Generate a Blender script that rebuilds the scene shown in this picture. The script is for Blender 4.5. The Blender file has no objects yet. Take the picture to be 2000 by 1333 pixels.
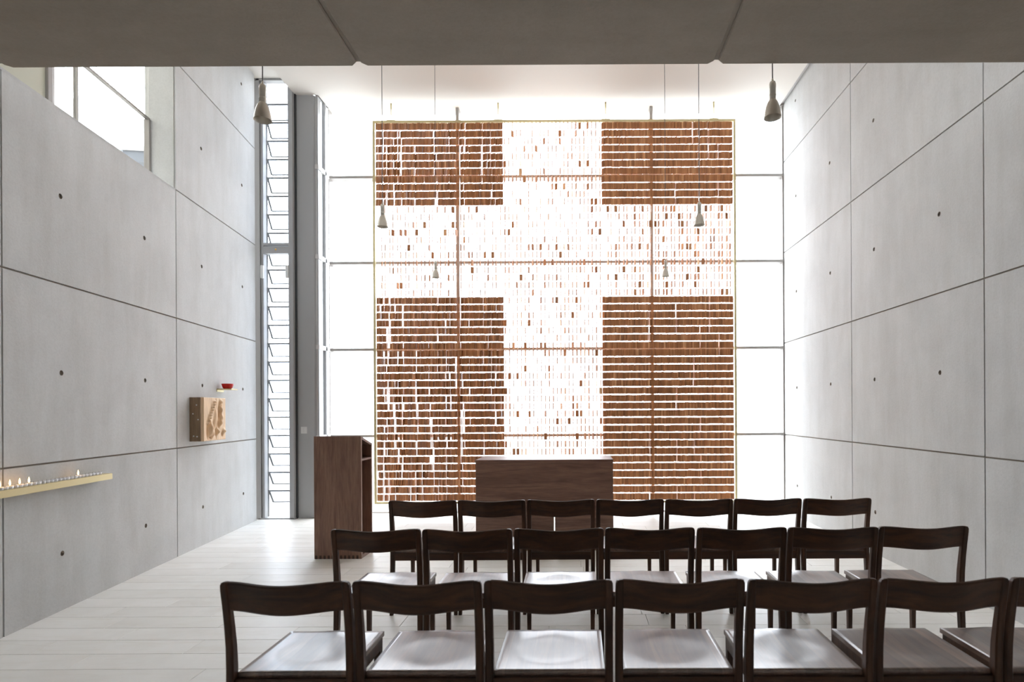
import bpy, math, random
from mathutils import Matrix, Vector
random.seed(11)
R = math.radians
PI = math.pi
S = bpy.context.scene
C = S.collection

# ------------------------------------------------------------------ camera, world, exposure
CAM_H = 1.42
F = 1100.0                       # focal length in pixels of the 2000 px wide frame
cam = bpy.data.cameras.new('camera')
cam.sensor_width = 36.0
cam.lens = 36.0 * F / 2000.0
cam.shift_x = (1000 - 1124) / 2000.0
cam.shift_y = (803 - 666.5) / 2000.0
cam.clip_start = 0.05
cam.clip_end = 300
cam.dof.use_dof = True
cam.dof.focus_distance = 4.2
cam.dof.aperture_fstop = 2.6
cam_o = bpy.data.objects.new('camera', cam)
C.objects.link(cam_o)
r_ = R(0.30)
right = Vector((math.cos(r_), 0, -math.sin(r_)))
up = Vector((math.sin(r_), 0, math.cos(r_)))
back = Vector((0, -1, 0))
m = Matrix((right, up, back)).transposed().to_4x4()
m.translation = Vector((0, 0, CAM_H))
cam_o.matrix_world = m
S.camera = cam_o

world = bpy.data.worlds.new('overcast_sky')
S.world = world
world.use_nodes = True
bg = world.node_tree.nodes['Background']
# an overcast sky: a little brighter towards the zenith than at the horizon
SKY = 9.3
bg.inputs[0].default_value = (0.90, 0.965, 1.045, 1)
_tc = world.node_tree.nodes.new('ShaderNodeTexCoord')
_sx = world.node_tree.nodes.new('ShaderNodeSeparateXYZ')
_mr = world.node_tree.nodes.new('ShaderNodeMapRange')
_mr.inputs['From Min'].default_value = 0.0; _mr.inputs['From Max'].default_value = 1.0
_mr.inputs['To Min'].default_value = SKY * 0.75; _mr.inputs['To Max'].default_value = SKY * 1.6
world.node_tree.links.new(_tc.outputs['Generated'], _sx.inputs[0])
world.node_tree.links.new(_sx.outputs['Z'], _mr.inputs['Value'])
world.node_tree.links.new(_mr.outputs[0], bg.inputs[1])

S.view_settings.view_transform = 'Standard'
S.view_settings.look = 'None'
S.view_settings.exposure = 0.0
S.view_settings.gamma = 1.0
S.view_settings.use_curve_mapping = False
S.cycles.use_denoising = True
S.cycles.max_bounces = 10
S.cycles.diffuse_bounces = 7
S.cycles.glossy_bounces = 4
S.cycles.transparent_max_bounces = 24
S.cycles.sample_clamp_indirect = 10.0

# ------------------------------------------------------------------ materials
def mat(name, col, rough=0.5, metal=0.0, spec=0.5):
    m = bpy.data.materials.new(name)
    m.use_nodes = True
    b = m.node_tree.nodes['Principled BSDF']
    b.inputs['Base Color'].default_value = (*col, 1)
    b.inputs['Roughness'].default_value = rough
    b.inputs['Metallic'].default_value = metal
    b.inputs['Specular IOR Level'].default_value = spec
    return m

def nodes(m):
    nt = m.node_tree
    return nt, nt.nodes, nt.links, nt.nodes['Principled BSDF']

def coords(nt, scale=(1, 1, 1), kind='Object'):
    tc = nt.nodes.new('ShaderNodeTexCoord')
    mp = nt.nodes.new('ShaderNodeMapping')
    mp.inputs['Scale'].default_value = scale
    nt.links.new(tc.outputs[kind], mp.inputs['Vector'])
    return mp

def rand_offset(nt, mp, amount=20.0):
    """shift the texture by the object's own random number so that copies differ"""
    oi = nt.nodes.new('ShaderNodeObjectInfo')
    mu = nt.nodes.new('ShaderNodeMath'); mu.operation = 'MULTIPLY'
    mu.inputs[1].default_value = amount
    nt.links.new(oi.outputs['Random'], mu.inputs[0])
    cb = nt.nodes.new('ShaderNodeCombineXYZ')
    for k in range(3):
        nt.links.new(mu.outputs[0], cb.inputs[k])
    nt.links.new(cb.outputs[0], mp.inputs['Location'])

def noise(nt, vec, scale, detail=4, rough=0.55, dist=0.0):
    n = nt.nodes.new('ShaderNodeTexNoise')
    n.inputs['Scale'].default_value = scale
    n.inputs['Detail'].default_value = detail
    n.inputs['Roughness'].default_value = rough
    n.inputs['Distortion'].default_value = dist
    nt.links.new(vec, n.inputs['Vector'])
    return n

def ramp(nt, fac, stops):
    r = nt.nodes.new('ShaderNodeValToRGB')
    e = r.color_ramp.elements
    while len(e) < len(stops):
        e.new(0.5)
    for k, (p, c) in enumerate(stops):
        e[k].position = p
        e[k].color = (*c, 1)
    nt.links.new(fac, r.inputs[0])
    return r

def mix(nt, fac, a, b, mode='MIX'):
    x = nt.nodes.new('ShaderNodeMix')
    x.data_type = 'RGBA'
    x.blend_type = mode
    for sock, v in ((x.inputs[0], fac), (x.inputs[6], a), (x.inputs[7], b)):
        if hasattr(v, 'is_linked'):
            nt.links.new(v, sock)
        else:
            sock.default_value = v if not isinstance(v, tuple) else (*v, 1)
    return x.outputs[2]

def concrete(name, col, dark=0.80, streak=(3.0, 3.0, 0.5)):
    m = mat(name, col, 0.7, spec=0.3)
    nt, N, L, b = nodes(m)
    mp = coords(nt); rand_offset(nt, mp, 13)
    n1 = noise(nt, mp.outputs[0], 1.6, 5, 0.6, 0.3)
    mp2 = coords(nt, streak); rand_offset(nt, mp2, 7)
    n2 = noise(nt, mp2.outputs[0], 2.0, 6, 0.65)
    n3 = noise(nt, mp.outputs[0], 60, 3, 0.7)
    c1 = tuple(v * dark for v in col)
    r1 = ramp(nt, n1.outputs[0], [(0.32, c1), (0.62, col)])
    r2 = ramp(nt, n2.outputs[0], [(0.30, (0.88, 0.87, 0.85)), (0.58, (1, 1, 1))])
    c = mix(nt, 0.75, r1.outputs[0], r2.outputs[0], 'MULTIPLY')
    r3 = ramp(nt, n3.outputs[0], [(0.3, (0.93, 0.93, 0.93)), (0.6, (1, 1, 1))])
    c = mix(nt, 1.0, c, r3.outputs[0], 'MULTIPLY')
    L.new(c, b.inputs['Base Color'])
    bp = N.new('ShaderNodeBump'); bp.inputs['Strength'].default_value = 0.12
    bp.inputs['Distance'].default_value = 0.01
    L.new(n3.outputs[0], bp.inputs['Height']); L.new(bp.outputs[0], b.inputs['Normal'])
    return m

def walnut(name, light, dark, axis=0, rough=0.42, spec=0.5, scale=1.0, bands=0.0):
    """grain runs along the given local axis"""
    m = mat(name, light, rough, spec=spec)
    nt, N, L, b = nodes(m)
    s = [14 * scale, 14 * scale, 14 * scale]; s[axis] = 1.1 * scale
    mp = coords(nt, tuple(s)); rand_offset(nt, mp, 31)
    n1 = noise(nt, mp.outputs[0], 1.0, 6, 0.6, 1.2)
    s2 = [v * 7 for v in s]
    mp2 = coords(nt, tuple(s2)); rand_offset(nt, mp2, 17)
    n2 = noise(nt, mp2.outputs[0], 1.0, 3, 0.6, 0.2)
    r1 = ramp(nt, n1.outputs[0], [(0.34, dark), (0.66, light)])
    r2 = ramp(nt, n2.outputs[0], [(0.32, (0.72, 0.70, 0.68)), (0.62, (1, 1, 1))])
    c = mix(nt, 0.8, r1.outputs[0], r2.outputs[0], 'MULTIPLY')
    if bands:
        mp3 = coords(nt, (bands, 0, 0)); rand_offset(nt, mp3, 9)
        v = N.new('ShaderNodeTexVoronoi'); v.voronoi_dimensions = '1D'
        sx = N.new('ShaderNodeSeparateXYZ'); L.new(mp3.outputs[0], sx.inputs[0])
        L.new(sx.outputs[0], v.inputs['W']); v.inputs['Scale'].default_value = 1.0
        sc = N.new('ShaderNodeSeparateColor'); L.new(v.outputs['Color'], sc.inputs[0])
        r3 = ramp(nt, sc.outputs[0], [(0.1, (0.70, 0.66, 0.64)), (0.9, (1.18, 1.14, 1.1))])
        c = mix(nt, 1.0, c, r3.outputs[0], 'MULTIPLY')
    L.new(c, b.inputs['Base Color'])
    rr = N.new('ShaderNodeMapRange')
    rr.inputs['To Min'].default_value = rough - 0.06; rr.inputs['To Max'].default_value = rough + 0.10
    L.new(n2.outputs[0], rr.inputs['Value']); L.new(rr.outputs[0], b.inputs['Roughness'])
    bp = N.new('ShaderNodeBump'); bp.inputs['Strength'].default_value = 0.10
    bp.inputs['Distance'].default_value = 0.003
    L.new(n2.outputs[0], bp.inputs['Height']); L.new(bp.outputs[0], b.inputs['Normal'])
    return m

M = {}
M['concrete'] = concrete('fair_faced_concrete', (0.592, 0.596, 0.588), 0.89)
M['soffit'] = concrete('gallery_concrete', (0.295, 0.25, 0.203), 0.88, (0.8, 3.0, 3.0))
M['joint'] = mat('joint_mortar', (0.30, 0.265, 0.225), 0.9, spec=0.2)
M['plaster'] = mat('white_plaster', (0.775, 0.74, 0.69), 0.85, spec=0.2)
M['floor_joint'] = mat('floor_grout', (0.60, 0.57, 0.51), 0.9, spec=0.2)
M['steel'] = mat('grey_painted_steel', (0.345, 0.345, 0.345), 0.42)
M['steel_dark'] = mat('dark_steel_gasket', (0.045, 0.048, 0.05), 0.5)
M['alu'] = mat('pale_aluminium', (0.55, 0.54, 0.53), 0.45, 0.3)
M['mullion'] = mat('window_profile', (0.34, 0.32, 0.30), 0.45, 0.2)
M['brass'] = mat('pale_brass', (0.62, 0.53, 0.30), 0.38, 0.65)
M['nickel'] = mat('brushed_nickel', (0.66, 0.61, 0.53), 0.36, 0.55)
M['cord'] = mat('grey_cord', (0.10, 0.10, 0.10), 0.6)
M['white_plastic'] = mat('white_plastic', (0.62, 0.62, 0.60), 0.4)
M['wax'] = mat('white_wax', (0.85, 0.86, 0.88), 0.4)
M['tin'] = mat('tin_cup', (0.86, 0.88, 0.92), 0.35, 0.1)
M['orange'] = mat('orange_enamel', (0.75, 0.38, 0.03), 0.5)
M['cream'] = mat('cream_render', (0.55, 0.52, 0.44), 0.9)
M['beige_panel'] = mat('beige_infill', (0.62, 0.62, 0.52), 0.8)
M['slate'] = mat('slate_sheet', (0.05, 0.055, 0.06), 0.6)
M['paving'] = mat('pale_paving', (0.40, 0.395, 0.38), 0.9)
M['string'] = mat('linen_string', (0.60, 0.55, 0.48), 0.8)
M['bulb'] = mat('frosted_bulb', (0.8, 0.8, 0.78), 0.4)
M['chair'] = walnut('walnut_chair', (0.098, 0.041, 0.018), (0.041, 0.0165, 0.0075), 2, 0.42, 0.4)
M['chair_x'] = walnut('walnut_chair_crossgrain', (0.098, 0.041, 0.018), (0.039, 0.0155, 0.007), 0, 0.42, 0.4)
M['seat'] = walnut('walnut_seat', (0.21, 0.125, 0.085), (0.115, 0.064, 0.043), 1, 0.36, 0.62, bands=9.0)
b_ = M['seat'].node_tree.nodes['Principled BSDF']
b_.inputs['Coat Weight'].default_value = 1.0
b_.inputs['Coat IOR'].default_value = 1.9
b_.inputs['Coat Roughness'].default_value = 0.25
M['walnut_v'] = walnut('walnut_upright', (0.31, 0.175, 0.122), (0.19, 0.10, 0.069), 2, 0.45)
M['walnut_h'] = walnut('walnut_level', (0.27, 0.150, 0.108), (0.16, 0.085, 0.06), 0, 0.40)
M['endgrain'] = mat('walnut_endgrain', (0.07, 0.04, 0.028), 0.6)
M['oak'] = walnut('pale_carved_oak', (0.86, 0.63, 0.40), (0.70, 0.48, 0.28), 2, 0.55)
M['oak_dark'] = walnut('brown_oak', (0.34, 0.23, 0.14), (0.20, 0.13, 0.08), 2, 0.6)  # browner, darker oak for the body and backing of the relief

def floor_material():
    m = mat('limestone', (0.70, 0.66, 0.585), 0.33, spec=0.5)
    nt, N, L, b = nodes(m)
    mp = coords(nt, (1, 1, 1)); rand_offset(nt, mp, 40)
    n1 = noise(nt, mp.outputs[0], 2.2, 6, 0.62, 0.6)
    mp2 = coords(nt, (1.2, 7, 1)); rand_offset(nt, mp2, 23)
    n2 = noise(nt, mp2.outputs[0], 2.0, 5, 0.6, 0.8)
    r1 = ramp(nt, n1.outputs[0], [(0.30, (0.82, 0.795, 0.745)), (0.60, (0.885, 0.868, 0.825))])
    r2 = ramp(nt, n2.outputs[0], [(0.25, (0.93, 0.915, 0.885)), (0.5, (1, 1, 1))])
    c = mix(nt, 0.8, r1.outputs[0], r2.outputs[0], 'MULTIPLY')
    oi = N.new('ShaderNodeObjectInfo')
    r3 = ramp(nt, oi.outputs['Random'], [(0.0, (0.93, 0.93, 0.92)), (1.0, (1, 1, 1))])
    c = mix(nt, 1.0, c, r3.outputs[0], 'MULTIPLY')
    L.new(c, b.inputs['Base Color'])
    rr = N.new('ShaderNodeMapRange')
    rr.inputs['To Min'].default_value = 0.34; rr.inputs['To Max'].default_value = 0.46
    L.new(n1.outputs[0], rr.inputs['Value']); L.new(rr.outputs[0], b.inputs['Roughness'])
    return m
M['stone'] = floor_material()

def glass_material(name, tint=(1, 1, 1), refl=0.07):
    m = bpy.data.materials.new(name); m.use_nodes = True
    nt = m.node_tree; nt.nodes.clear()
    o = nt.nodes.new('ShaderNodeOutputMaterial')
    t = nt.nodes.new('ShaderNodeBsdfTransparent'); t.inputs[0].default_value = (*tint, 1)
    g = nt.nodes.new('ShaderNodeBsdfGlossy'); g.inputs['Roughness'].default_value = 0.02
    x = nt.nodes.new('ShaderNodeMixShader'); x.inputs[0].default_value = refl
    nt.links.new(t.outputs[0], x.inputs[1]); nt.links.new(g.outputs[0], x.inputs[2])
    nt.links.new(x.outputs[0], o.inputs[0])
    return m
M['glass'] = glass_material('clear_glass')
M['louvre_glass'] = glass_material('louvre_glass', (0.90, 0.93, 0.97), 0.05)

def red_glass():
    m = mat('red_glass', (0.75, 0.015, 0.012), 0.15)
    nt, N, L, b = nodes(m)
    b.inputs['Transmission Weight'].default_value = 0.35
    return m
M['red'] = red_glass()

def flame_material():
    m = mat('candle_flame', (1, 0.7, 0.3), 0.6)
    nt, N, L, b = nodes(m)
    b.inputs['Emission Color'].default_value = (1.0, 0.55, 0.20, 1)
    b.inputs['Emission Strength'].default_value = 16.0
    return m
M['flame'] = flame_material()

def plate_material():
    m = mat('hanging_walnut', (0.20, 0.10, 0.05), 0.5)
    nt, N, L, b = nodes(m)
    at = N.new('ShaderNodeAttribute'); at.attribute_name = 'tone'
    r = ramp(nt, at.outputs['Fac'], [(0.0, (0.33, 0.136, 0.054)), (0.5, (0.55, 0.245, 0.098)), (1.0, (0.85, 0.50, 0.26))])
    mp = coords(nt, (160, 160, 5))
    n = noise(nt, mp.outputs[0], 1.0, 3, 0.6, 0.4)
    r2 = ramp(nt, n.outputs[0], [(0.3, (0.72, 0.70, 0.68)), (0.65, (1.05, 1.05, 1.05))])
    c = mix(nt, 1.0, r.outputs[0], r2.outputs[0], 'MULTIPLY')
    L.new(c, b.inputs['Base Color'])
    return m
M['plate'] = plate_material()

# ------------------------------------------------------------------ mesh helpers
class MB:
    def __init__(self):
        self.v = []; self.f = []; self.mi = []; self.smooth = []
    def face(self, idx, mi=0, smooth=False):
        self.f.append(tuple(idx)); self.mi.append(mi); self.smooth.append(smooth)
    def box(self, a, b, mi=0):
        x0, y0, z0 = a; x1, y1, z1 = b
        n = len(self.v)
        self.v += [(x0, y0, z0), (x1, y0, z0), (x1, y1, z0), (x0, y1, z0),
                   (x0, y0, z1), (x1, y0, z1), (x1, y1, z1), (x0, y1, z1)]
        for q in ((0, 3, 2, 1), (4, 5, 6, 7), (0, 1, 5, 4), (1, 2, 6, 5), (2, 3, 7, 6), (3, 0, 4, 7)):
            self.face([n + k for k in q], mi)
        return self
    def loft(self, rings, smooth=False, cap=True, mi=0, closed=True):
        n0 = len(self.v); k = len(rings[0])
        for r in rings:
            self.v += list(r)
        for i in range(len(rings) - 1):
            for j in range(k if closed else k - 1):
                a = n0 + i * k + j; b = n0 + i * k + (j + 1) % k
                self.face((a, b, b + k, a + k), mi, smooth)
        if cap:
            self.face([n0 + j for j in range(k)][::-1], mi)
            self.face([n0 + (len(rings) - 1) * k + j for j in range(k)], mi)
        return self
    def lathe(self, prof, seg=20, c=(0, 0, 0), cap=False, smooth=True, mi=0):
        rings = []
        for (rad, z) in prof:
            rings.append([(c[0] + rad * math.cos(2 * PI * j / seg), c[1] + rad * math.sin(2 * PI * j / seg), c[2] + z) for j in range(seg)])
        return self.loft(rings, smooth, cap, mi)
    def rod(self, a, b, r, seg=6, mi=0):
        a = Vector(a); b = Vector(b); d = (b - a).normalized()
        u = d.orthogonal().normalized(); w = d.cross(u)
        rings = []
        for p in (a, b):
            rings.append([tuple(p + u * (r * math.cos(2 * PI * j / seg)) + w * (r * math.sin(2 * PI * j / seg))) for j in range(seg)])
        return self.loft(rings, seg > 6, True, mi)
    def mesh(self, name, mats):
        me = bpy.data.meshes.new(name)
        me.from_pydata(self.v, [], self.f)
        for mm in mats:
            me.materials.append(mm)
        me.polygons.foreach_set('material_index', self.mi)
        me.polygons.foreach_set('use_smooth', self.smooth)
        me.update()
        return me
    def build(self, name, mats, parent=None, bevel=0.0):
        if not isinstance(mats, (list, tuple)):
            mats = [mats]
        return obj(name, self.mesh(name, mats), parent, bevel)

def obj(name, me, parent=None, bevel=0.0):
    o = bpy.data.objects.new(name, me)
    C.objects.link(o)
    if parent is not None:
        o.parent = parent
    if bevel:
        b = o.modifiers.new('bevel', 'BEVEL'); b.width = bevel; b.segments = 2; b.limit_method = 'ANGLE'
    return o

def tag(o, label=None, cat=None, group=None, kind=None):
    if label: o['label'] = label
    if cat: o['category'] = cat
    if group: o['group'] = group
    if kind: o['kind'] = kind
    return o

def empty(name, loc=(0, 0, 0), rz=0.0):
    o = bpy.data.objects.new(name, None)
    o.empty_display_size = 0.1
    C.objects.link(o)
    o.location = loc; o.rotation_euler = (0, 0, rz)
    return o

def copy_tree(o, parent=None):
    c = o.copy(); C.objects.link(c); c.parent = parent
    for ch in list(o.children):
        copy_tree(ch, c)
    return c

def bx(name, a, b, m_, parent=None, bevel=0.0):
    return MB().box(a, b).build(name, m_, parent, bevel)

# ------------------------------------------------------------------ measures of the room (X right, Y into the room, Z up)
BACK = 7.92          # window wall
RX = 2.936           # right wall
CEIL = 5.673
DOORY = 7.50
COLY = 7.546
ROWS = [0.0, 1.072, 2.355, 3.623, 4.89, 6.15]
HOLEZ = [0.41, 1.713, 2.99, 4.256, 5.52]
GAP = 0.0065
DEP = 0.014

def panel_mesh(w, h, holes, dep=DEP, r=0.019):
    """a concrete panel seen from +X: lies in local YZ (0..w, 0..h), front face at x=0, with real tie holes"""
    mb = MB()
    q = r * 1.7
    ys = sorted({0.0, w} | {y - q for y, z in holes} | {y + q for y, z in holes})
    zs = sorted({0.0, h} | {z - q for y, z in holes} | {z + q for y, z in holes})
    vid = {}
    def V(y, z):
        k = (round(y, 5), round(z, 5))
        if k not in vid:
            vid[k] = len(mb.v)
            # the outer edge is chamfered back a little
            mb.v.append((0.0, y, z))
        return vid[k]
    for i in range(len(ys) - 1):
        for j in range(len(zs) - 1):
            y0, y1, z0, z1 = ys[i], ys[i + 1], zs[j], zs[j + 1]
            cy, cz = (y0 + y1) / 2, (z0 + z1) / 2
            hole = any(abs(cy - hy) < 1e-4 and abs(cz - hz) < 1e-4 for hy, hz in holes)
            if not hole:
                mb.face((V(y0, z0), V(y1, z0), V(y1, z1), V(y0, z1)))
            else:
                K = 16
                sq = []; ci = []; co = []; n0 = None
                for k in range(K):
                    a = 2 * PI * k / K + PI / 4
                    ca, sa = math.cos(a), math.sin(a)
                    t = q / max(abs(ca), abs(sa))
                    sq.append((0.0, cy + ca * t, cz + sa * t))
                    ci.append((0.0, cy + ca * r, cz + sa * r))
                    co.append((-0.045, cy + ca * r * 0.62, cz + sa * r * 0.62))
                n0 = len(mb.v); mb.v += sq + ci + co
                for k in range(K):
                    k2 = (k + 1) % K
                    mb.face((n0 + k, n0 + k2, n0 + K + k2, n0 + K + k))
                    mb.face((n0 + K + k, n0 + K + k2, n0 + 2 * K + k2, n0 + 2 * K + k), 1)
                mb.face([n0 + 2 * K + k for k in range(K)], 1)
    # the edges of the panel, going back to the joint
    n = len(mb.v)
    mb.v += [(0, 0, 0), (0, w, 0), (0, w, h), (0, 0, h), (-dep, 0, 0), (-dep, w, 0), (-dep, w, h), (-dep, 0, h)]
    for k in range(4):
        k2 = (k + 1) % 4
        mb.face((n + k, n + 4 + k, n + 4 + k2, n + k2))
    return mb.mesh('concrete_panel', [M['concrete'], M['joint']])

def panelled(parent, joints, skip, zlist=ROWS, flip=False, holes_at=(0.25, 0.75)):
    for i in range(len(joints) - 1):
        for j in range(len(zlist) - 1):
            if (i, j) in skip:
                continue
            y0, y1, z0, z1 = joints[i] + GAP, joints[i + 1] - GAP, zlist[j] + (GAP if j else 0), zlist[j + 1] - GAP
            full = 1.98
            hs = []
            for hy in holes_at:
                y = joints[i] + hy * full
                if y0 + 0.08 < y < y1 - 0.08 and z0 + 0.08 < HOLEZ[j] < z1 - 0.08:
                    yy = y - y0
                    hs.append(((y1 - y0) - yy if flip else yy, HOLEZ[j] - z0))
            me = panel_mesh(y1 - y0, z1 - z0, hs)
            o = obj('concrete_panel', me, parent)
            if flip:
                o.location = (0, -y1, z0)
            else:
                o.location = (0, y0, z0)

# ------------------------------------------------------------------ left wall (splayed a little)
LTH = math.atan(0.1468)
wl_mb = MB()
J0, J1, JE = 0.017, 2.011, 3.885
wl_mb.box((-0.27, -5.45, 0), (-DEP, JE, ROWS[3] - 0.004))
wl_mb.box((-0.27, -5.45, ROWS[3] - 0.004), (-DEP, J0, 6.2))
wl_mb.box((-0.27, J1, ROWS[3] - 0.004), (-DEP, JE, 6.2))
wall_left = wl_mb.build('wall_left', M['joint'])
wall_left.location = (-3.636, 3.56, 0); wall_left.rotation_euler = (0, 0, LTH)
tag(wall_left, 'left side wall of grey concrete panels with tie holes', 'wall', kind='structure')
panelled(wall_left, [-3.97, -1.977, J0, J1, JE + GAP], {(2, 3), (2, 4)})
# reveal and sill of the high window
bx('reveal', (-0.27, J1 - 0.004, ROWS[3]), (-DEP, J1 + 0.006, 6.15), M['concrete'], wall_left)
bx('sill', (-0.27, J0, ROWS[3] - 0.012), (0.0, J1 - 0.004, ROWS[3] + 0.004), M['concrete'], wall_left)

# ------------------------------------------------------------------ right wall
wr_mb = MB().box((-0.27, -(BACK + 0.10), 0), (-DEP, 1.9, 6.2))
wall_right = wr_mb.build('wall_right', M['joint'])
wall_right.location = (RX, 0, 0); wall_right.rotation_euler = (0, 0, PI)
tag(wall_right, 'right side wall of grey concrete panels with tie holes', 'wall', kind='structure')
panelled(wall_right, [-1.78, 0.16, 2.10, 4.04, 5.98, BACK + 0.10], set(), flip=True)

# wall behind the camera
wall_back = bx('wall_back', (-3.3, -1.9, 0), (RX + 0.2, -1.7, 3.4), M['concrete'])
tag(wall_back, 'plain concrete wall at the rear under the gallery', 'wall', kind='structure')

# ------------------------------------------------------------------ floor
floor_mb = MB().box((-4.6, -1.9, -0.25), (RX + 0.25, BACK + 0.12, -0.010))
floor_mb.box((-4.6, -1.9, -0.012), (RX + 0.25, 1.32, 0.0), 1)
floor = floor_mb.build('floor', [M['floor_joint'], M['stone']])
tag(floor, 'pale limestone floor laid in long narrow slabs', 'floor', kind='structure')
rngf = random.Random(5)
y = 1.32
tile_cache = {}
while y < BACK + 0.05:
    y1 = min(y + 0.2, BACK + 0.10)
    d0 = (y + y1) / 2
    xl = -3.636 - 0.1468 * (d0 - 3.56) - 0.10
    if d0 > COLY + 0.02:
        xl = -3.50
    x = xl - rngf.uniform(0.0, 0.6)
    while x < RX + 0.02:
        ln = rngf.choice((0.75, 0.9, 1.05, 1.2))
        x1 = x + ln
        a, b = max(x, xl), min(x1, RX + 0.02)
        if b - a > 0.03:
            w = b - a
            key = (round(w, 3), round(y1 - y, 3))
            if key not in tile_cache:
                g = 0.0016; c = 0.0010
                mbt = MB()
                W, H = key
                lo = [(g, g, -0.012), (W - g, g, -0.012), (W - g, H - g, -0.012), (g, H - g, -0.012)]
                mi_ = [(g, g, -c), (W - g, g, -c), (W - g, H - g, -c), (g, H - g, -c)]
                hi = [(g + c, g + c, 0), (W - g - c, g + c, 0), (W - g - c, H - g - c, 0), (g + c, H - g - c, 0)]
                mbt.loft([lo, mi_, hi])
                tile_cache[key] = mbt.mesh('floor_slab', [M['stone']])
            o = obj('floor_slab', tile_cache[key], floor)
            o.location = (a, y, 0)
        x = x1
    y = y1

# ------------------------------------------------------------------ ceilings
c_mb = MB()
def prism(mb, pts, z0, z1, mi=0):
    mb.loft([[(x, y, z0) for x, y in pts], [(x, y, z1) for x, y in pts]], mi=mi)
prism(c_mb, [(-3.73, -1.95), (2.875, -1.95), (2.875, BACK + 0.15), (-3.447, BACK + 0.15), (-3.447, COLY), (-3.73, COLY)], CEIL, CEIL + 0.30)
prism(c_mb, [(-4.75, -1.95), (-3.73, -1.95), (-3.73, DOORY + 0.10), (-4.75, DOORY + 0.10)], CEIL + 0.185, CEIL + 0.30)
prism(c_mb, [(2.875, -1.95), (3.2, -1.95), (3.2, BACK + 0.15), (2.875, BACK + 0.15)], CEIL + 0.16, CEIL + 0.30)
ceiling = c_mb.build('ceiling', M['plaster'])
tag(ceiling, 'smooth white plastered ceiling of the high room', 'ceiling', kind='structure')
trim = MB().box((2.878, 3.0, CEIL + 0.04), (2.932, BACK - 0.02, CEIL + 0.10)).build('trim_1', M['alu'])
tag(trim, 'grey channel in the gap between ceiling and right wall', 'trim', kind='structure')

# gallery slab over the camera
GY, GZ = 3.0, 3.262
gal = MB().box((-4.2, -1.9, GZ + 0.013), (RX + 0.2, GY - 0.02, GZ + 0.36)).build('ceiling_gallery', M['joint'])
tag(gal, 'dark concrete underside of the gallery crossing the top of view', 'ceiling', kind='structure')
gx = [-4.0, -3.02, -1.135, 0.753, 2.64, 2.92]
for i in range(5):
    a, b = gx[i] + 0.011, gx[i + 1] - 0.011
    c = 0.03
    mbp = MB()
    # underside with the two far corners chamfered, and a thick front lip
    def ring(z, e=0.0):
        return [(a + e, -1.8, z), (b - e, -1.8, z), (b - e, GY - c, z), (b - c, GY - e, z), (a + c, GY - e, z), (a + e, GY - c, z)]
    mbp.loft([ring(GZ, 0.006), ring(GZ + 0.006), ring(GZ + 0.34)])
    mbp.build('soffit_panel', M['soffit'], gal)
gw = MB()
gw.box((-4.0, -1.95, 3.4), (-2.7, -1.7, 6.1)); gw.box((2.6, -1.95, 3.4), (RX + 0.2, -1.7, 6.1))
gw.box((-2.7, -1.95, 3.4), (2.6, -1.7, 3.75)); gw.box((-2.7, -1.95, 5.55), (2.6, -1.7, 6.1))
gw = gw.build('wall_gallery', M['plaster'])
tag(gw, 'rear wall of the gallery with an added unseen window', 'wall', kind='structure')
added_win = empty('window_added', (0, -1.82, 0))  # added window, out of view, lets extra daylight in from behind
tag(added_win, 'wide unseen window added behind the gallery to brighten the room', 'window', kind='structure')
for x in (-2.7, -0.95, 0.81, 2.56):
    bx('mullion', (x, -0.03, 3.75), (x + 0.04, 0.03, 5.55), M['mullion'], added_win)
for k, x in enumerate((-2.66, -0.91, 0.85)):
    bx('pane', (x, -0.005, 3.75), (x + 1.71, 0.005, 5.55), M['glass'], added_win)

# ------------------------------------------------------------------ tall window wall
win = empty('window_1', (0, BACK, 0))
tag(win, 'tall glazed window wall behind the hanging wooden screen', 'window', kind='structure')
VX = [-3.447, -1.633, 1.079, RX - 0.006]
HZ = [0.0, 1.08, 2.295, 3.51, 4.715, CEIL + 0.03]
for i, x in enumerate(VX):
    hw = 0.022 if i in (1, 2) else 0.006
    x0 = x - hw if i < 3 else x - 0.012
    bx('mullion', (x0, -0.05 if i in (1, 2) else -0.02, 0.0), (x0 + 2 * hw, 0.10, CEIL + 0.1), M['mullion'], win, 0.004)
for z in HZ:
    th = 0.018
    bx('transom', (VX[0], -0.03, z - th), (VX[-1], 0.10, z + th), M['mullion'], win, 0.004)
for i in range(3):
    for j in range(5):
        bx('pane', (VX[i] + 0.02, 0.072, HZ[j] + 0.017), (VX[i + 1] - 0.02, 0.084, HZ[j + 1] - 0.017), M['glass'], win)
# short glazed return to the steel column
win3 = empty('window_3', (-3.447, COLY, 0))
tag(win3, 'narrow glazed return between steel column and window wall', 'window', kind='structure')
for yy in (0.205,):
    bx('mullion', (-0.03, yy, 0), (0.02, yy + 0.045, CEIL), M['steel'], win3, 0.004)
for z in HZ:
    bx('transom', (-0.03, 0.0, z - 0.03), (0.02, BACK - COLY - 0.03, z + 0.03), M['alu'], win3, 0.004)
for (ya, yb) in ((0.0, 0.205), (0.25, BACK - COLY - 0.02)):
    for j in range(5):
        bx('pane', (-0.012, ya, HZ[j] + 0.03), (-0.004, yb, HZ[j + 1] - 0.03), M['glass'], win3)

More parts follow.
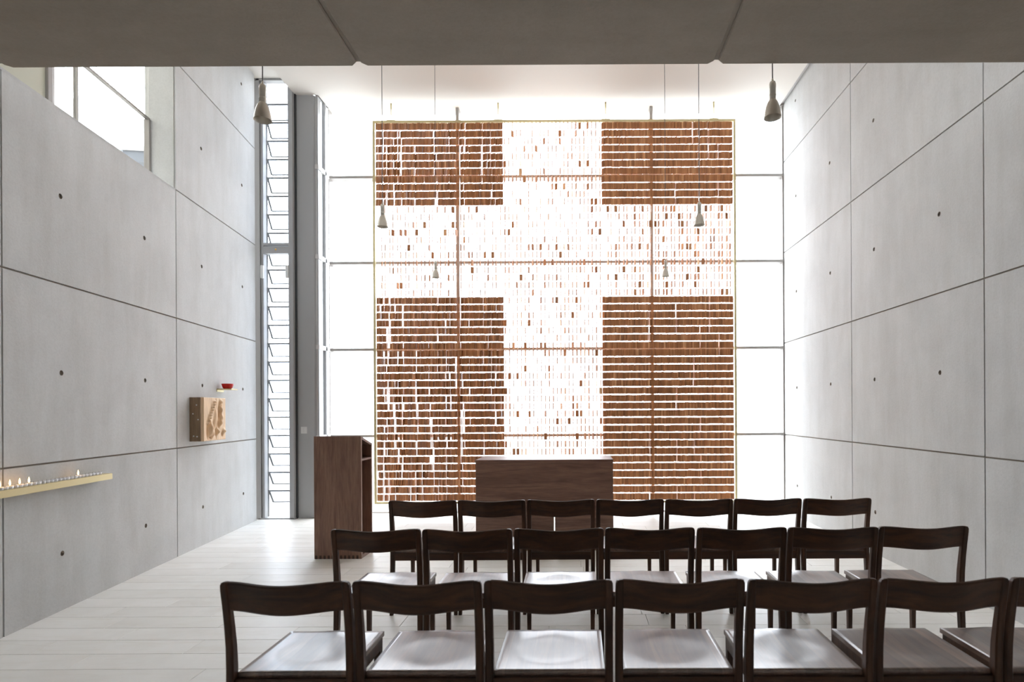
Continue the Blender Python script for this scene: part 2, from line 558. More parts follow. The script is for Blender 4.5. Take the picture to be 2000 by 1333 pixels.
# steel column
col = empty('steel_column', (-3.588, COLY, 0))
tag(col, 'broad grey painted steel column beside the narrow glazed door', 'column')
cm = MB()
def colring(z):
    x0, x1, y0, y1, c = -0.130, 0.112, 0.0, 0.14, 0.018
    return [(x0, y0, z), (x1 - c, y0, z), (x1, y0 + c, z), (x1, y1, z), (x0, y1, z)]
cm.loft([colring(0), colring(CEIL)])
cm.build('column_body', M['steel'], col)
bx('highlight_strip', (0.112, 0.020, 0), (0.130, 0.06, CEIL), M['alu'], col, 0.003)  # pale strip puts the bright highlight of the column edge into colour
bx('corner_profile', (0.130, 0.010, 0), (0.150, 0.10, CEIL), M['steel'], col, 0.003)
bx('shadow_gap', (-0.148, -0.03, 0), (-0.130, 0.10, CEIL), M['steel_dark'], col)

# narrow glazed door with a tall light above it
door = empty('door_1', (-3.97, DOORY, 0))
tag(door, 'tall narrow glazed door with a light above, beside left wall', 'door', kind='structure')
XL, XR = -0.25, 0.24
TOPZ = CEIL + 0.185
bx('jamb', (XL - 0.10, -0.03, 0), (XL + 0.045, 0.06, TOPZ), M['steel'], door, 0.004)
bx('jamb', (XL + 0.045, -0.01, 0), (XL + 0.052, 0.05, TOPZ), M['steel_dark'], door)
bx('jamb', (XL + 0.052, -0.02, 0), (XL + 0.085, 0.06, TOPZ), M['steel'], door, 0.004)
bx('jamb', (XR - 0.07, -0.03, 0), (XR - 0.006, 0.06, TOPZ), M['steel'], door, 0.004)
tr = bx('transom', (XL + 0.085, -0.02, 3.535), (XR - 0.07, 0.06, 3.625), M['steel'], door, 0.004)
bx('transom', (XL + 0.085, -0.03, 3.64), (XR - 0.07, 0.06, 3.672), M['steel'], door, 0.004)
MB().lathe([(0.0, 0), (0.012, 0), (0.012, 0.003), (0.0, 0.003)], 12).build('sticker', M['orange'], tr)
tr.children[0].location = (0.0, -0.02, 3.585); tr.children[0].rotation_euler = (PI / 2, 0, 0)
bx('threshold', (XL, -0.03, 0.0), (XR, 0.06, 0.018), M['steel'], door, 0.003)
bx('head', (XL, -0.03, TOPZ - 0.03), (XR, 0.06, TOPZ), M['steel'], door, 0.003)
for (za, zb) in ((0.018, 3.535), (3.672, TOPZ - 0.03)):
    bx('pane', (XL + 0.08, 0.015, za), (XR - 0.065, 0.027, zb), M['glass'], door)
for xx in (XL + 0.06, XR - 0.10):
    bx('hinge', (xx, -0.05, 3.20), (xx + 0.035, -0.02, 3.37), M['white_plastic'], door, 0.005)

# glass louvres outside the door
lv = empty('louvre_screen', (-3.97, DOORY + 0.16, 0))
tag(lv, 'stack of tilted glass louvres outside the narrow door', 'louvres')
bx('upright', (-0.235, 0.0, 0), (-0.215, 0.03, 5.9), M['steel_dark'], lv)
bx('upright', (0.30, 0.0, 0), (0.32, 0.03, 5.9), M['steel_dark'], lv)
PITCH = 0.2505
k = 0
while 0.10 + k * PITCH < 5.7:
    zt = 0.10 + k * PITCH + 0.0
    a = (-0.20, 0.0, zt); dy, dz = 0.10, -0.165
    mbl = MB()
    mbl.loft([[(-0.20, 0, zt), (-0.20, 0.006, zt), (-0.20, dy + 0.006, zt + dz), (-0.20, dy, zt + dz)],
              [(0.30, 0, zt), (0.30, 0.006, zt), (0.30, dy + 0.006, zt + dz), (0.30, dy, zt + dz)]])
    if zt + dz > 0:
        b_ = mbl.build('louvre', M['louvre_glass'], lv)
        MB().box((-0.22, -0.004, zt - 0.008), (0.30, 0.014, zt + 0.012)).build('top_rail', M['steel_dark'], b_)
        MB().box((-0.20, dy - 0.004, zt + dz - 0.006), (0.30, dy + 0.010, zt + dz + 0.007)).build('bottom_rail', M['steel_dark'], b_)
        MB().rod((-0.20, 0.002, zt), (-0.20, dy, zt + dz), 0.012).build('bracket', M['steel_dark'], b_)
    k += 1

# ------------------------------------------------------------------ high window in the left wall
hw_ = empty('window_2', (-3.636, 3.56, 0), LTH)
tag(hw_, 'high window opening in the upper left concrete wall', 'window', kind='structure')
gxp = -0.255
Zs = ROWS[3] + 0.004
s_a, s_b, s_c = 0.70, 0.775, 1.035
bx('infill_panel', (gxp, J0, Zs), (gxp + 0.03, s_a, 5.85), M['beige_panel'], hw_)
bx('mullion', (gxp - 0.01, s_a, Zs), (gxp + 0.05, s_b - 0.03, 5.85), M['mullion'], hw_, 0.004)
bx('mullion', (gxp - 0.01, s_b - 0.03, Zs), (gxp + 0.03, s_b + 0.02, 5.85), M['alu'], hw_, 0.004)
bx('mullion', (gxp, s_c - 0.008, Zs), (gxp + 0.03, s_c + 0.008, 5.85), M['mullion'], hw_)
bx('transom', (gxp, s_c, 4.285), (gxp + 0.03, J1 - 0.006, 4.305), M['mullion'], hw_)
bx('jamb', (gxp - 0.01, J1 - 0.036, Zs), (gxp + 0.04, J1 - 0.006, 4.285), M['mullion'], hw_, 0.004)
for (a, b, za, zb) in ((s_b + 0.02, s_c - 0.008, Zs, 5.85), (s_c + 0.008, J1 - 0.036, Zs, 4.285), (s_c + 0.008, J1 - 0.006, 4.305, 5.85)):
    bx('pane', (gxp + 0.010, a, za), (gxp + 0.018, b, zb), M['glass'], hw_)

# ------------------------------------------------------------------ outside
gr = MB().box((-40, -30, -0.55), (40, 60, -0.30)).build('ground', M['paving'])
tag(gr, 'pale paved ground outside the windows', 'ground', kind='structure')
nb = empty('neighbouring_building', (-7.6, 8.4, -0.3), LTH)
tag(nb, 'pale flat roofed building outside the high left window', 'building')
bx('wall', (-4.0, 0.0, 0.0), (0.0, 2.6, 5.75), M['cream'], nb)
bx('parapet', (-4.1, -0.08, 5.75), (0.10, 2.7, 6.05), M['cream'], nb)
bx('coping', (-4.12, -0.1, 6.05), (0.12, 2.72, 6.10), M['slate'], nb)
shade_wing = empty('wall_shade', (-6.3, 5.6, -0.3), LTH)  # added block, out of view, keeps sky light off the high window reveal
tag(shade_wing, 'pale unseen block added outside the left wall to shade the high window', 'wall', kind='structure')
bx('shade_block', (-5.0, -12.0, 0.0), (0.0, 0.0, 10.5), M['cream'], shade_wing)
nb2 = empty('entrance_canopy', (-9.0, 12.4, -0.3), LTH)
tag(nb2, 'grey edged flat canopy roof beyond the high left window', 'canopy')
bx('roof_slab', (-4.0, 0.0, 7.22), (0.7, 2.0, 7.46), M['slate'], nb2)
bx('roof_edge', (-4.0, -0.03, 7.46), (0.7, 2.0, 7.56), M['alu'], nb2)
for xx in (-3.6, -0.4):
    bx('post', (xx, 0.2, 0), (xx + 0.12, 0.32, 7.22), M['alu'], nb2)

# ------------------------------------------------------------------ hanging wooden screen
SY = 7.77
scr = empty('hanging_screen', (0, SY, 0))
tag(scr, 'large hanging screen of small walnut plates leaving a bright cross', 'screen')
FX0, FX1, FZ0, FZ1 = -2.777, 2.2255, 0.148, 5.434
fw = 0.030
fr = MB()
fr.box((FX0, -0.015, FZ0), (FX0 + fw, 0.015, FZ1))
fr.box((FX1 - fw, -0.015, FZ0), (FX1, 0.015, FZ1))
fr.box((FX0 + fw, -0.015, FZ1 - fw), (FX1 - fw, 0.015, FZ1))
fr.box((FX0 + fw, -0.015, FZ0), (FX1 - fw, 0.015, FZ0 + fw))
fr.build('frame', M['brass'], scr)
for x in (-2.522, -1.046, 0.438, 1.929):
    h = MB().rod((x, 0, FZ1), (x, 0, CEIL), 0.005).build('hanger_rod', M['brass'], scr)
    MB().rod((x, 0, CEIL - 0.075), (x, 0, CEIL), 0.011, 8).build('sleeve', M['brass'], h)
    MB().box((x - 0.06, -0.016, FZ1), (x + 0.06, 0.016, FZ1 + 0.010)).build('foot_plate', M['brass'], h)
NR = 50
PZT, PZP = 5.398, 0.1045
PW, PH, PT = 0.0430, 0.0885, 0.0085
rs = random.Random(29)
# the strings: close together beside the cross, wide apart inside it
cols = []
for i in range(80):
    cols.append(('L', i, -2.735 + (i + 0.5) * 1.747 / 80))
for i in range(25):
    cols.append(('M', i, -0.988 + (i + 0.5) * 1.366 / 25))
for i in range(82):
    cols.append(('R', i, 0.384 + (i + 0.5) * 1.791 / 82))
string_me = MB().rod((0, 0, FZ0 + fw), (0, 0, FZ1 - fw), 0.0006, 4).mesh('string', [M['string']])
for (_, _, x) in cols:
    o = obj('string', string_me, scr); o.location = (x, 0, 0)
gapL = set(rs.sample(range(2, 78), 18)); gapR = set()
for i in rs.sample(range(3, 78), 6):
    gapR |= {i, i + 1}
plates = []
runs = {}
for (zone, i, x) in cols:
    walk = 0.0
    run = 0
    ctone = rs.gauss(0.38, 0.10)
    if zone == 'R' and i in gapR and (i - 1) in gapR:
        mine = runs.get(i - 1, set())
    else:
        mine = set()
        r = 0
        while r < NR:
            p = {'L': 0.24 if i in gapL else 0.010, 'R': 0.15 if i in gapR else 0.0, 'M': 0.0}[zone]
            if rs.random() < p:
                n = rs.randint(1, 11 if zone == 'L' else 5)
                mine |= set(range(r, r + n)); r += n
            r += 1
    runs[i] = mine
    for r in range(NR):
        dense = zone != 'M' and (r < 11 or r >= 23)
        walk = 0.75 * walk + rs.gauss(0, 2.5)
        if dense:
            yaw = (-42 if zone == 'L' else -38) + walk + rs.gauss(0, 3.0)
            if r in mine:
                yaw = -78 + rs.gauss(0, 9)
        else:
            if zone != 'M' and int(i * 0.4) == int((i - 1) * 0.4):
                continue
            yaw = 102 + (rs.gauss(0, 9) if rs.random() < 0.80 else rs.gauss(0, 34))
        tone = min(1, max(0, ctone + rs.gauss(0, 0.13) + (0.28 if rs.random() < 0.07 else 0)))
        plates.append((x, r, yaw, tone, rs.gauss(0, 0.0016)))
def plate_verts(cx, cz, yaw, swell=0.0):
    ca, sa = math.cos(R(yaw)), math.sin(R(yaw))
    out = []
    for sx, sy, sz in ((-1, -1, -1), (1, -1, -1), (1, 1, -1), (-1, 1, -1), (-1, -1, 1), (1, -1, 1), (1, 1, 1), (-1, 1, 1)):
        lx, ly = sx * PW / 2, sy * PT / 2
        out.append((cx + lx * ca - ly * sa, lx * sa + ly * ca, cz + sz * PH / 2))
    return out
BOXF = ((0, 3, 2, 1), (4, 5, 6, 7), (0, 1, 5, 4), (1, 2, 6, 5), (2, 3, 7, 6), (3, 0, 4, 7))
def add_tone(me, tones):
    a = me.attributes.new('tone', 'FLOAT', 'POINT')
    a.data.foreach_set('value', tones)
NT = 10
pm = []
for k in range(NT):
    me = bpy.data.meshes.new('wooden_plate')
    me.from_pydata(plate_verts(0, 0, 0), [], BOXF)
    me.materials.append(M['plate']); add_tone(me, [(k + 0.5) / NT] * 8)
    pm.append(me)
def shown(p):
    return abs(math.cos(R(p[2])) - p[0] / SY * math.sin(R(p[2])))
order = sorted(range(len(plates)), key=lambda i: -shown(plates[i]))
single = set(order[:300])
vv, ff, tt = [], [], []
for i, (cx, r, yaw, tone, dz) in enumerate(plates):
    cz = PZT - PH / 2 - r * PZP + dz
    if i in single:
        o = obj('wooden_plate', pm[min(NT - 1, int(tone * NT))], scr)
        o.location = (cx, 0, cz); o.rotation_euler = (0, 0, R(yaw))
    else:
        n = len(vv)
        vv += plate_verts(cx, cz, yaw); ff += [tuple(n + k for k in q) for q in BOXF]; tt += [tone] * 8
me = bpy.data.meshes.new('wooden_plates')
me.from_pydata(vv, [], ff); me.materials.append(M['plate']); add_tone(me, tt)
o = obj('wooden_plates', me, scr); o['kind'] = 'stuff'

# ------------------------------------------------------------------ altar
AY = 5.72
al = empty('altar', (-0.3195, AY, 0))
tag(al, 'solid walnut block altar standing before the hanging screen', 'altar')
AH, AW, AD = 0.925, 0.70, 0.46
bx('top', (-AW, 0, AH - 0.035), (AW, AD, AH), M['walnut_h'], al, 0.003)
bx('upper_panel', (-AW + 0.001, 0.001, 0.47), (AW - 0.001, 0.04, AH - 0.035), M['walnut_h'], al, 0.002)
sl = 0.10
bx('lower_panel', (-AW + 0.001, 0.001, 0), (sl - 0.006, 0.04, 0.469), M['walnut_h'], al, 0.002)
bx('lower_panel', (sl + 0.006, 0.001, 0), (AW - 0.001, 0.04, 0.469), M['walnut_h'], al, 0.002)
for sx in (-1, 1):
    x0 = sx * AW - (0.04 if sx > 0 else 0) - (0.001 if sx > 0 else -0.001)
    bx('side_panel', (x0, 0.041, 0), (x0 + 0.04, AD - 0.001, AH - 0.036), M['walnut_v'], al, 0.002)

# ------------------------------------------------------------------ lectern
LY = 5.44
le = empty('lectern', (-2.302, LY, 0))
tag(le, 'tall walnut lectern with finger jointed base at the left', 'lectern')
w, dp, hf, hb, t = 0.228, 0.30, 1.187, 1.10, 0.026
def slab_front(a, b, y0, y1, z0, z1a, z1b, name, m_):
    mb = MB()
    mb.loft([[(a, y0, z0), (b, y0, z0), (b, y1, z0), (a, y1, z0)],
             [(a, y0, z1a), (b, y0, z1a), (b, y1, z1b), (a, y1, z1b)]])
    return mb.build(name, m_, le, 0.0015)
sl_ = (hb - hf) / dp
fp = slab_front(-w, w, 0, t, 0, hf, hf + sl_ * t, 'front_panel', M['walnut_v'])
slab_front(-w, w, dp - t, dp, 0, hb - sl_ * t, hb, 'rear_panel', M['walnut_v'])
slab_front(-w, -w + t, t, dp - t, 0, hf + sl_ * t, hb - sl_ * t, 'side_panel', M['walnut_v'])
mb = MB(); zz = 0.024
mb.loft([[(-w + t, t, hf + sl_ * t - zz), (w - 0.002, t, hf + sl_ * t - zz), (w - 0.002, dp - t, hb - sl_ * t - zz), (-w + t, dp - t, hb - sl_ * t - zz)],
         [(-w + t, t, hf + sl_ * t), (w - 0.002, t, hf + sl_ * t), (w - 0.002, dp - t, hb - sl_ * t), (-w + t, dp - t, hb - sl_ * t)]])
mb.build('reading_top', M['walnut_h'], le)
bx('shelf', (-w + t, t, 0.945), (w - 0.002, dp - t, 0.965), M['walnut_h'], le)
bx('base', (-w + t, t, 0), (w - 0.002, dp - t, 0.034), M['walnut_h'], le)
nf = 11
for k in range(nf):
    xa = -w + 0.010 + k * (2 * w - 0.02) / nf
    bx('finger_joint', (xa, -0.0012, 0.0), (xa + (2 * w - 0.02) / nf * 0.5, 0.004, 0.034), M['endgrain'], fp)

# ------------------------------------------------------------------ light switch on the column
sw = empty('light_switch', (-3.636, COLY, 1.18))
tag(sw, 'small pale double light switch on the grey steel column', 'switch')
bx('switch_plate', (-0.042, -0.008, -0.045), (0.042, 0.0, 0.045), M['white_plastic'], sw, 0.003)
for xx in (-0.034, 0.002):
    bx('rocker', (xx, -0.013, -0.034), (xx + 0.032, -0.007, 0.034), M['white_plastic'], sw, 0.002)

# ------------------------------------------------------------------ pendant lamps
def make_lamp(x, y, label):
    z0 = 3.05
    root = empty('pendant_lamp', (x, y, z0))
    tag(root, label, 'lamp', 'pendant lamps')
    if make_lamp.proto is None:
        make_lamp.proto = dict(
            shade=MB().lathe([(0.0475, 0.0), (0.0455, 0.008), (0.041, 0.035), (0.035, 0.062), (0.027, 0.084), (0.0165, 0.100), (0.0150, 0.102),
                              (0.0150, 0.096), (0.025, 0.080), (0.033, 0.060), (0.039, 0.034), (0.0440, 0.004), (0.0475, 0.0)], 28).mesh('shade', [M['nickel']]),
            neck=MB().lathe([(0.0, 0.100), (0.0172, 0.100), (0.0172, 0.165), (0.0185, 0.166), (0.0185, 0.186), (0.0150, 0.198), (0.006, 0.203), (0.004, 0.218), (0.0, 0.218)], 20).mesh('neck', [M['nickel']]),
            bulb=MB().lathe([(0.0, 0.030), (0.014, 0.034), (0.020, 0.050), (0.016, 0.072), (0.011, 0.100), (0.0, 0.100)], 16).mesh('bulb', [M['bulb']]),
            cord=MB().rod((0, 0, 0.216), (0, 0, CEIL - z0), 0.0032).mesh('cord', [M['cord']]),
            ring=MB().lathe([(0.0176, 0.120), (0.0186, 0.122), (0.0186, 0.126), (0.0176, 0.128)], 20).mesh('collar', [M['nickel']]),
            rose=MB().lathe([(0.0, CEIL - z0 - 0.02), (0.035, CEIL - z0 - 0.02), (0.04, CEIL - z0), (0.0, CEIL - z0)], 16).mesh('ceiling_rose', [M['white_plastic']]))
    p = make_lamp.proto
    obj('shade', p['shade'], root); n_ = obj('neck', p['neck'], root); obj('collar', p['ring'], n_)
    obj('bulb', p['bulb'], root); obj('cord', p['cord'], root); obj('ceiling_rose', p['rose'], root)
    return root
make_lamp.proto = None
make_lamp(-1.735, 3.14, 'largest nickel pendant lamp on the left, in front of the narrow door')
make_lamp(1.108, 3.14, 'largest nickel pendant lamp on the right, before the right concrete wall')
make_lamp(-1.69, 4.96, 'middle sized nickel pendant lamp hanging in the left arm of the cross')
make_lamp(1.10, 4.96, 'middle sized nickel pendant lamp hanging in the right arm of the cross')
make_lamp(-1.69, 6.85, 'smallest and farthest pendant lamp on the left, just below a window bar')
make_lamp(1.105, 6.85, 'smallest and farthest pendant lamp on the right, just below a window bar')

# ------------------------------------------------------------------ things on the left wall (built in the wall's own frame)
def on_wall(name, s, z, label, cat, group=None):
    """an Empty on the face of the left wall, s metres along it"""
    o = empty(name, (-3.636 - math.sin(LTH) * s, 3.56 + math.cos(LTH) * s, z), LTH)
    return tag(o, label, cat, group)

SH_Z = 0.945
sh = on_wall('candle_shelf', 0.0, SH_Z, 'long narrow brass candle shelf fixed to the left wall', 'shelf')
bx('tray', (0.0, -1.0, -0.010), (0.085, 0.905, 0.0), M['brass'], sh)
bx('front_lip', (0.085, -1.0, -0.046), (0.089, 0.905, -0.002), M['brass'], sh)
bx('end_lip', (0.0, 0.905, -0.046), (0.089, 0.909, -0.002), M['brass'], sh)

tl_cup = MB().lathe([(0.0, 0.0), (0.018, 0.0), (0.0195, 0.016), (0.0188, 0.016), (0.0176, 0.011)], 14).mesh('cup', [M['tin']])
tl_wax = MB().lathe([(0.0, 0.001), (0.0178, 0.001), (0.0182, 0.0135), (0.0, 0.0145)], 16).mesh('wax', [M['wax']])
tl_wick = MB().rod((0, 0, 0.013), (0, 0, 0.022), 0.0009, 5).mesh('wick', [M['cord']])
tl_flame = MB().lathe([(0.0, 0.018), (0.0042, 0.023), (0.0055, 0.029), (0.0042, 0.038), (0.0018, 0.047), (0.0, 0.052)], 10).mesh('flame', [M['flame']])
NCAN = 25
ordinals = ['first', 'second', 'third', 'fourth', 'fifth', 'sixth', 'seventh', 'eighth', 'ninth', 'tenth', 'eleventh', 'twelfth',
            'thirteenth', 'fourteenth', 'fifteenth', 'sixteenth', 'seventeenth', 'eighteenth', 'nineteenth', 'twentieth', 'twenty-first',
            'twenty-second', 'twenty-third', 'twenty-fourth', 'twenty-fifth']
lit_idx = {6, 18, 20, 22, 24}
for k in range(NCAN):
    s = 0.800 - k * 0.0370
    px = on_wall('tea_light', s, SH_Z, 'x', 'candle', 'tea lights on the brass shelf')
    px.location += Vector((math.cos(LTH), math.sin(LTH), 0)) * 0.062
    where = f'{ordinals[k]} from the far end of the brass shelf'
    px.scale = (0.9, 0.9, 1.15)
    px['label'] = (f'burning tea light, {where}' if k in lit_idx else f'unlit white tea light, {where}')
    obj('cup', tl_cup, px); wx = obj('wax', tl_wax, px); obj('wick', tl_wick, wx)
    if k in lit_idx:
        obj('flame', tl_flame, px)

# carved wooden block
def wall_s(d):                      # depth of a point on the wall face to distance along it
    return (d - 3.56) / math.cos(LTH)
cb = on_wall('carved_wooden_block', wall_s(5.78), 1.125, 'carved pale wooden relief block mounted on the left wall', 'relief')
BW, BH, BD = 0.475, 0.455, 0.135
bx('backing', (0.0, 0.0, 0.0), (0.03, BW, BH), M['oak_dark'], cb)
bx('body', (0.03, 0.002, 0.0), (BD - 0.03, BW, BH), M['oak_dark'], cb)
beads = [(0.47 - 0.30 * k / 8, 0.90 - 0.50 * k / 8) for k in range(9)]
def relief(u, v):
    h = 0.0
    for (bu, bv) in beads:                                   # diagonal chain of knobs with notches between
        d2 = ((u - bu) / 0.045) ** 2 + ((v - bv) / 0.027) ** 2
        h += 0.020 * math.exp(-d2)
    # trench on the lower side of the chain
    tline = (u - 0.47) / -0.30
    if 0 <= tline <= 1:
        dv = v - (0.90 - 0.50 * tline)
        h -= 0.018 * math.exp(-((dv + 0.06) / 0.035) ** 2)
    for (bu, bv, ru, rv, a) in ((0.28, 0.30, 0.07, 0.15, 0.022), (0.36, 0.16, 0.06, 0.10, 0.018), (0.18, 0.22, 0.035, 0.16, -0.024),
                                (0.44, 0.36, 0.05, 0.12, -0.014), (0.30, 0.08, 0.06, 0.03, -0.02), (0.76, 0.90, 0.05, 0.05, 0.018),
                                (0.74, 0.72, 0.04, 0.10, 0.020), (0.69, 0.66, 0.03, 0.16, -0.026), (0.78, 0.52, 0.06, 0.10, 0.016),
                                (0.72, 0.40, 0.05, 0.07, 0.020), (0.66, 0.38, 0.03, 0.08, -0.024), (0.60, 0.20, 0.05, 0.06, 0.020),
                                (0.54, 0.19, 0.025, 0.07, -0.022), (0.90, 0.20, 0.05, 0.05, 0.020), (0.84, 0.14, 0.03, 0.05, -0.018),
                                (0.52, 0.60, 0.05, 0.16, 0.010), (0.78, 0.82, 0.03, 0.03, -0.022)):
        h += a * math.exp(-((u - bu) / ru) ** 2 - ((v - bv) / rv) ** 2)
    for su in (0.31, 0.55):
        h -= 0.006 * math.exp(-((u - su) / 0.006) ** 2)
    e = min(u, 1 - u, v, 1 - v)
    return 1.5 * h * min(1, e / 0.04)
G = 60
mbc = MB()
for i in range(G + 1):
    for j in range(G + 1):
        u, v = i / G, j / G
        mbc.v.append((BD + relief(u, v), u * BW, v * BH))
for i in range(G):
    for j in range(G):
        a = i * (G + 1) + j
        mbc.face((a, a + G + 1, a + G + 2, a + 1), 0, True)
n0 = len(mbc.v)
per = [i * (G + 1) for i in range(G + 1)] + [G * (G + 1) + j for j in range(1, G + 1)] + \
      [i * (G + 1) + G for i in range(G - 1, -1, -1)] + [j for j in range(G - 1, 0, -1)]
for p in per:
    x, yy, z = mbc.v[p]; mbc.v.append((BD - 0.03, yy, z))
for k in range(len(per)):
    k2 = (k + 1) % len(per)
    mbc.face((per[k], n0 + k, n0 + k2, per[k2]))
mbc.build('carved_face', M['oak'], cb)
for (yy, zz) in ((0.045, 0.375), (0.012, 0.285), (0.06, 0.225), (0.018, 0.055), (0.05, 0.05)):
    pg = MB().lathe([(0.0, 0.0), (0.007, 0.0), (0.006, 0.004), (0.0, 0.005)], 10).build('peg', M['wax'], cb)
    pg.location = (yy + 0.02, 0.002, zz); pg.rotation_euler = (PI / 2, 0, 0)

# red vigil bowl on a small brass shelf
vs = on_wall('brass_bracket_shelf', wall_s(6.42), 1.692, 'small square brass shelf under the red bowl', 'shelf')
bx('plate', (0.0, -0.07, -0.012), (0.155, 0.09, 0.0), M['brass'], vs, 0.002)
bx('wall_flange', (0.0, -0.07, -0.035), (0.006, 0.09, -0.012), M['brass'], vs)
vb = on_wall('vigil_bowl', wall_s(6.42), 1.692, 'small red glass vigil bowl on the brass shelf', 'bowl')
vb.location += Vector((math.cos(LTH), math.sin(LTH), 0)) * 0.085
MB().lathe([(0.0, 0.0), (0.040, 0.0), (0.050, 0.014), (0.060, 0.045), (0.063, 0.058), (0.060, 0.058), (0.056, 0.045), (0.046, 0.016), (0.0, 0.010)], 24).build('bowl', M['red'], vb)
MB().lathe([(0.0, 0.012), (0.036, 0.013), (0.040, 0.030), (0.0, 0.032)], 18).build('wax', M['red'], vb)

# ------------------------------------------------------------------ chairs
def post_mesh(sx):
    prof = [(0.0, -0.222, 0.024, 0.026), (0.20, -0.206, 0.027, 0.032), (0.40, -0.196, 0.029, 0.038), (0.47, -0.195, 0.029, 0.038), (0.55, -0.199, 0.029, 0.035),
            (0.63, -0.209, 0.029, 0.031), (0.71, -0.222, 0.029, 0.028), (0.770, -0.233, 0.029, 0.026), (0.790, -0.2365, 0.0275, 0.0245), (0.800, -0.2385, 0.022, 0.020), (0.803, -0.239, 0.012, 0.012)]
    rings = []
    for (z, yc, wx, wy) in prof:
        out = 0.2365 if z < 0.78 else 0.2365 - (0.029 - wx) * 0.9
        if z < 0.4:
            out = 0.2365
        xc = out - wx / 2
        c = min(wx, wy) * 0.18
        hx, hy = wx / 2, wy / 2
        ring = [(hx - c, -hy), (hx, -hy + c), (hx, hy - c), (hx - c, hy), (-hx + c, hy), (-hx, hy - c), (-hx, -hy + c), (-hx + c, -hy)]
        ring = [(sx * (xc + px), yc + py, z) for px, py in ring]
        if sx > 0:
            pass
        else:
            ring = ring[::-1]
        rings.append(ring)
    return MB().loft(rings).mesh('leg', [M['chair']])
def front_leg_mesh(sx):
    rings = []
    for (z, hw2) in ((0.0, 0.0105), (0.20, 0.0125), (0.425, 0.0145)):
        x, y = sx * 0.190, 0.180
        rings.append([(x - hw2, y - hw2, z), (x + hw2, y - hw2, z), (x + hw2, y + hw2, z), (x - hw2, y + hw2, z)])
    return MB().loft(rings).mesh('leg', [M['chair']])
def post_y(z):
    pts = [(0.47, -0.195), (0.55, -0.199), (0.63, -0.209), (0.71, -0.222), (0.770, -0.233), (0.80, -0.2385), (0.82, -0.242)]
    for (a, b) in zip(pts, pts[1:]):
        if a[0] <= z <= b[0]:
            t = (z - a[0]) / (b[0] - a[0])
            return a[1] + t * (b[1] - a[1])
    return pts[-1][1]
def back_mesh():
    n = 24; rings = []
    for i in range(n + 1):
        u = -1 + 2 * i / n
        x = u * 0.2095
        bulge = 0.5 * (1 + math.cos(PI * u))
        bulge = bulge ** 0.8
        zt = 0.8035 - 0.007 * bulge; zb = 0.690 - 0.008 * bulge
        th = 0.0095
        ring = []
        # section, from lower back edge round
        for (z, off) in ((zb, -0.5), (zb + 0.006, -1), (zt - 0.010, -1), (zt - 0.003, -0.7), (zt, 0.0), (zt - 0.003, 0.7), (zt - 0.010, 1), (zb + 0.006, 1), (zb, 0.5)):
            ring.append((x, post_y(z) + 0.002 - 0.036 * bulge + off * th, z))
        rings.append(ring)
    return MB().loft(rings, smooth=False).mesh('backrest', [M['chair_x']])
def seat_mesh():
    nx, ny = 22, 20
    W, y0, y1, zt, th = 0.2075, -0.186, 0.208, 0.446, 0.020
    mb = MB()
    def dish(x, y):
        e = ((x) / 0.165) ** 2 + ((y - 0.005) / 0.145) ** 2
        s_ = max(0.0, 1 - e)
        return -0.0062 * (s_ * s_ * (3 - 2 * s_)) + 0.003 * math.exp(-(x / 0.05) ** 2) * max(0, (y - 0.02)) / 0.15
    for i in range(nx + 1):
        for j in range(ny + 1):
            x = -W + 2 * W * i / nx; y = y0 + (y1 - y0) * j / ny
            mb.v.append((x, y, zt + dish(x, y)))
    for i in range(nx):
        for j in range(ny):
            a = i * (ny + 1) + j
            mb.face((a, a + ny + 1, a + ny + 2, a + 1), 0, True)
    per = [i * (ny + 1) for i in range(nx + 1)] + [nx * (ny + 1) + j for j in range(1, ny + 1)] + \
          [i * (ny + 1) + ny for i in range(nx - 1, -1, -1)] + [j for j in range(ny - 1, 0, -1)]
    n0 = len(mb.v)
    for p in per:
        x, y, z = mb.v[p]; mb.v.append((x, y, zt - th))
    for k in range(len(per)):
        k2 = (k + 1) % len(per)
        mb.face((per[k], n0 + k, n0 + k2, per[k2]))
    mb.face([n0 + k for k in range(len(per))][::-1])
    return mb.mesh('seat', [M['seat']])
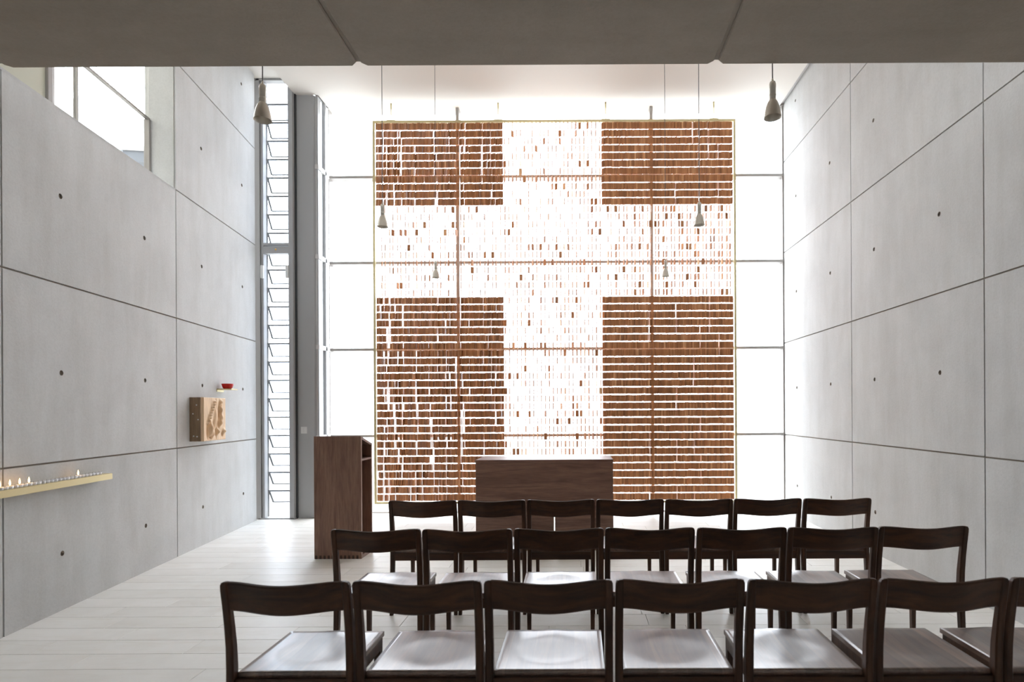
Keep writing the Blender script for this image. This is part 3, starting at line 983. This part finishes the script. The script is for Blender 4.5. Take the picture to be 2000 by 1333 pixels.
CH = dict(legL=post_mesh(-1), legR=post_mesh(1), fL=front_leg_mesh(-1), fR=front_leg_mesh(1), back=back_mesh(), seat=seat_mesh(),
          aR=MB().box((-0.208, -0.205, 0.374), (0.208, -0.186, 0.4265)).mesh('apron', [M['chair_x']]),
          aF=MB().box((-0.176, 0.172, 0.380), (0.176, 0.191, 0.4265)).mesh('apron', [M['chair_x']]),
          sL=MB().box((-0.2045, -0.178, 0.376), (-0.186, 0.166, 0.4265)).mesh('side_rail', [M['chair']]),
          sR=MB().box((0.186, -0.178, 0.376), (0.2045, 0.166, 0.4265)).mesh('side_rail', [M['chair']]))
def make_chair():
    r = empty('chair')
    obj('seat', CH['seat'], r)
    obj('backrest', CH['back'], r)
    for k in ('legL', 'legR', 'fL', 'fR'):
        obj('leg', CH[k], r)
    obj('apron', CH['aR'], r); obj('apron', CH['aF'], r)
    obj('side_rail', CH['sL'], r); obj('side_rail', CH['sR'], r)
    return r
proto = make_chair()
used = False
rowinfo = [(2.055, 'nearest row', -1.298, (428, 688, 943, 1203, 1458, 1713, 1968), 257.0),
           (2.961, 'middle row', -1.290, (645, 825.5, 1002.5, 1181, 1359.5, 1537, 1714), 178.3),
           (3.920, 'row next to the altar', -1.304, (758, 892, 1027.5, 1162.5, 1297, 1431.5, 1566), 134.7)]
rc = random.Random(3)
names = ['leftmost', 'second from left', 'third from left', 'middle one', 'third from right', 'second from right', 'rightmost']
for (dt, rname, xl, lefts, pitch) in rowinfo:
    for k in range(7):
        o = proto if not used else copy_tree(proto)
        used = True
        x = xl + 0.2365 + k * 0.4806 + rc.uniform(-0.001, 0.001)
        o.location = (x, dt + 0.238 + rc.uniform(-0.006, 0.006), 0)
        o.rotation_euler = (0, 0, R(rc.uniform(-0.5, 0.5)))
        extra = {'nearest row': 'of the seven in the row nearest the viewer', 'middle row': 'of the seven in the middle row',
                 'row next to the altar': 'of the seven in the row nearest the altar'}[rname]
        tag(o, f'dark walnut chair, {names[k]} {extra}', 'chair', 'rows of walnut chairs')
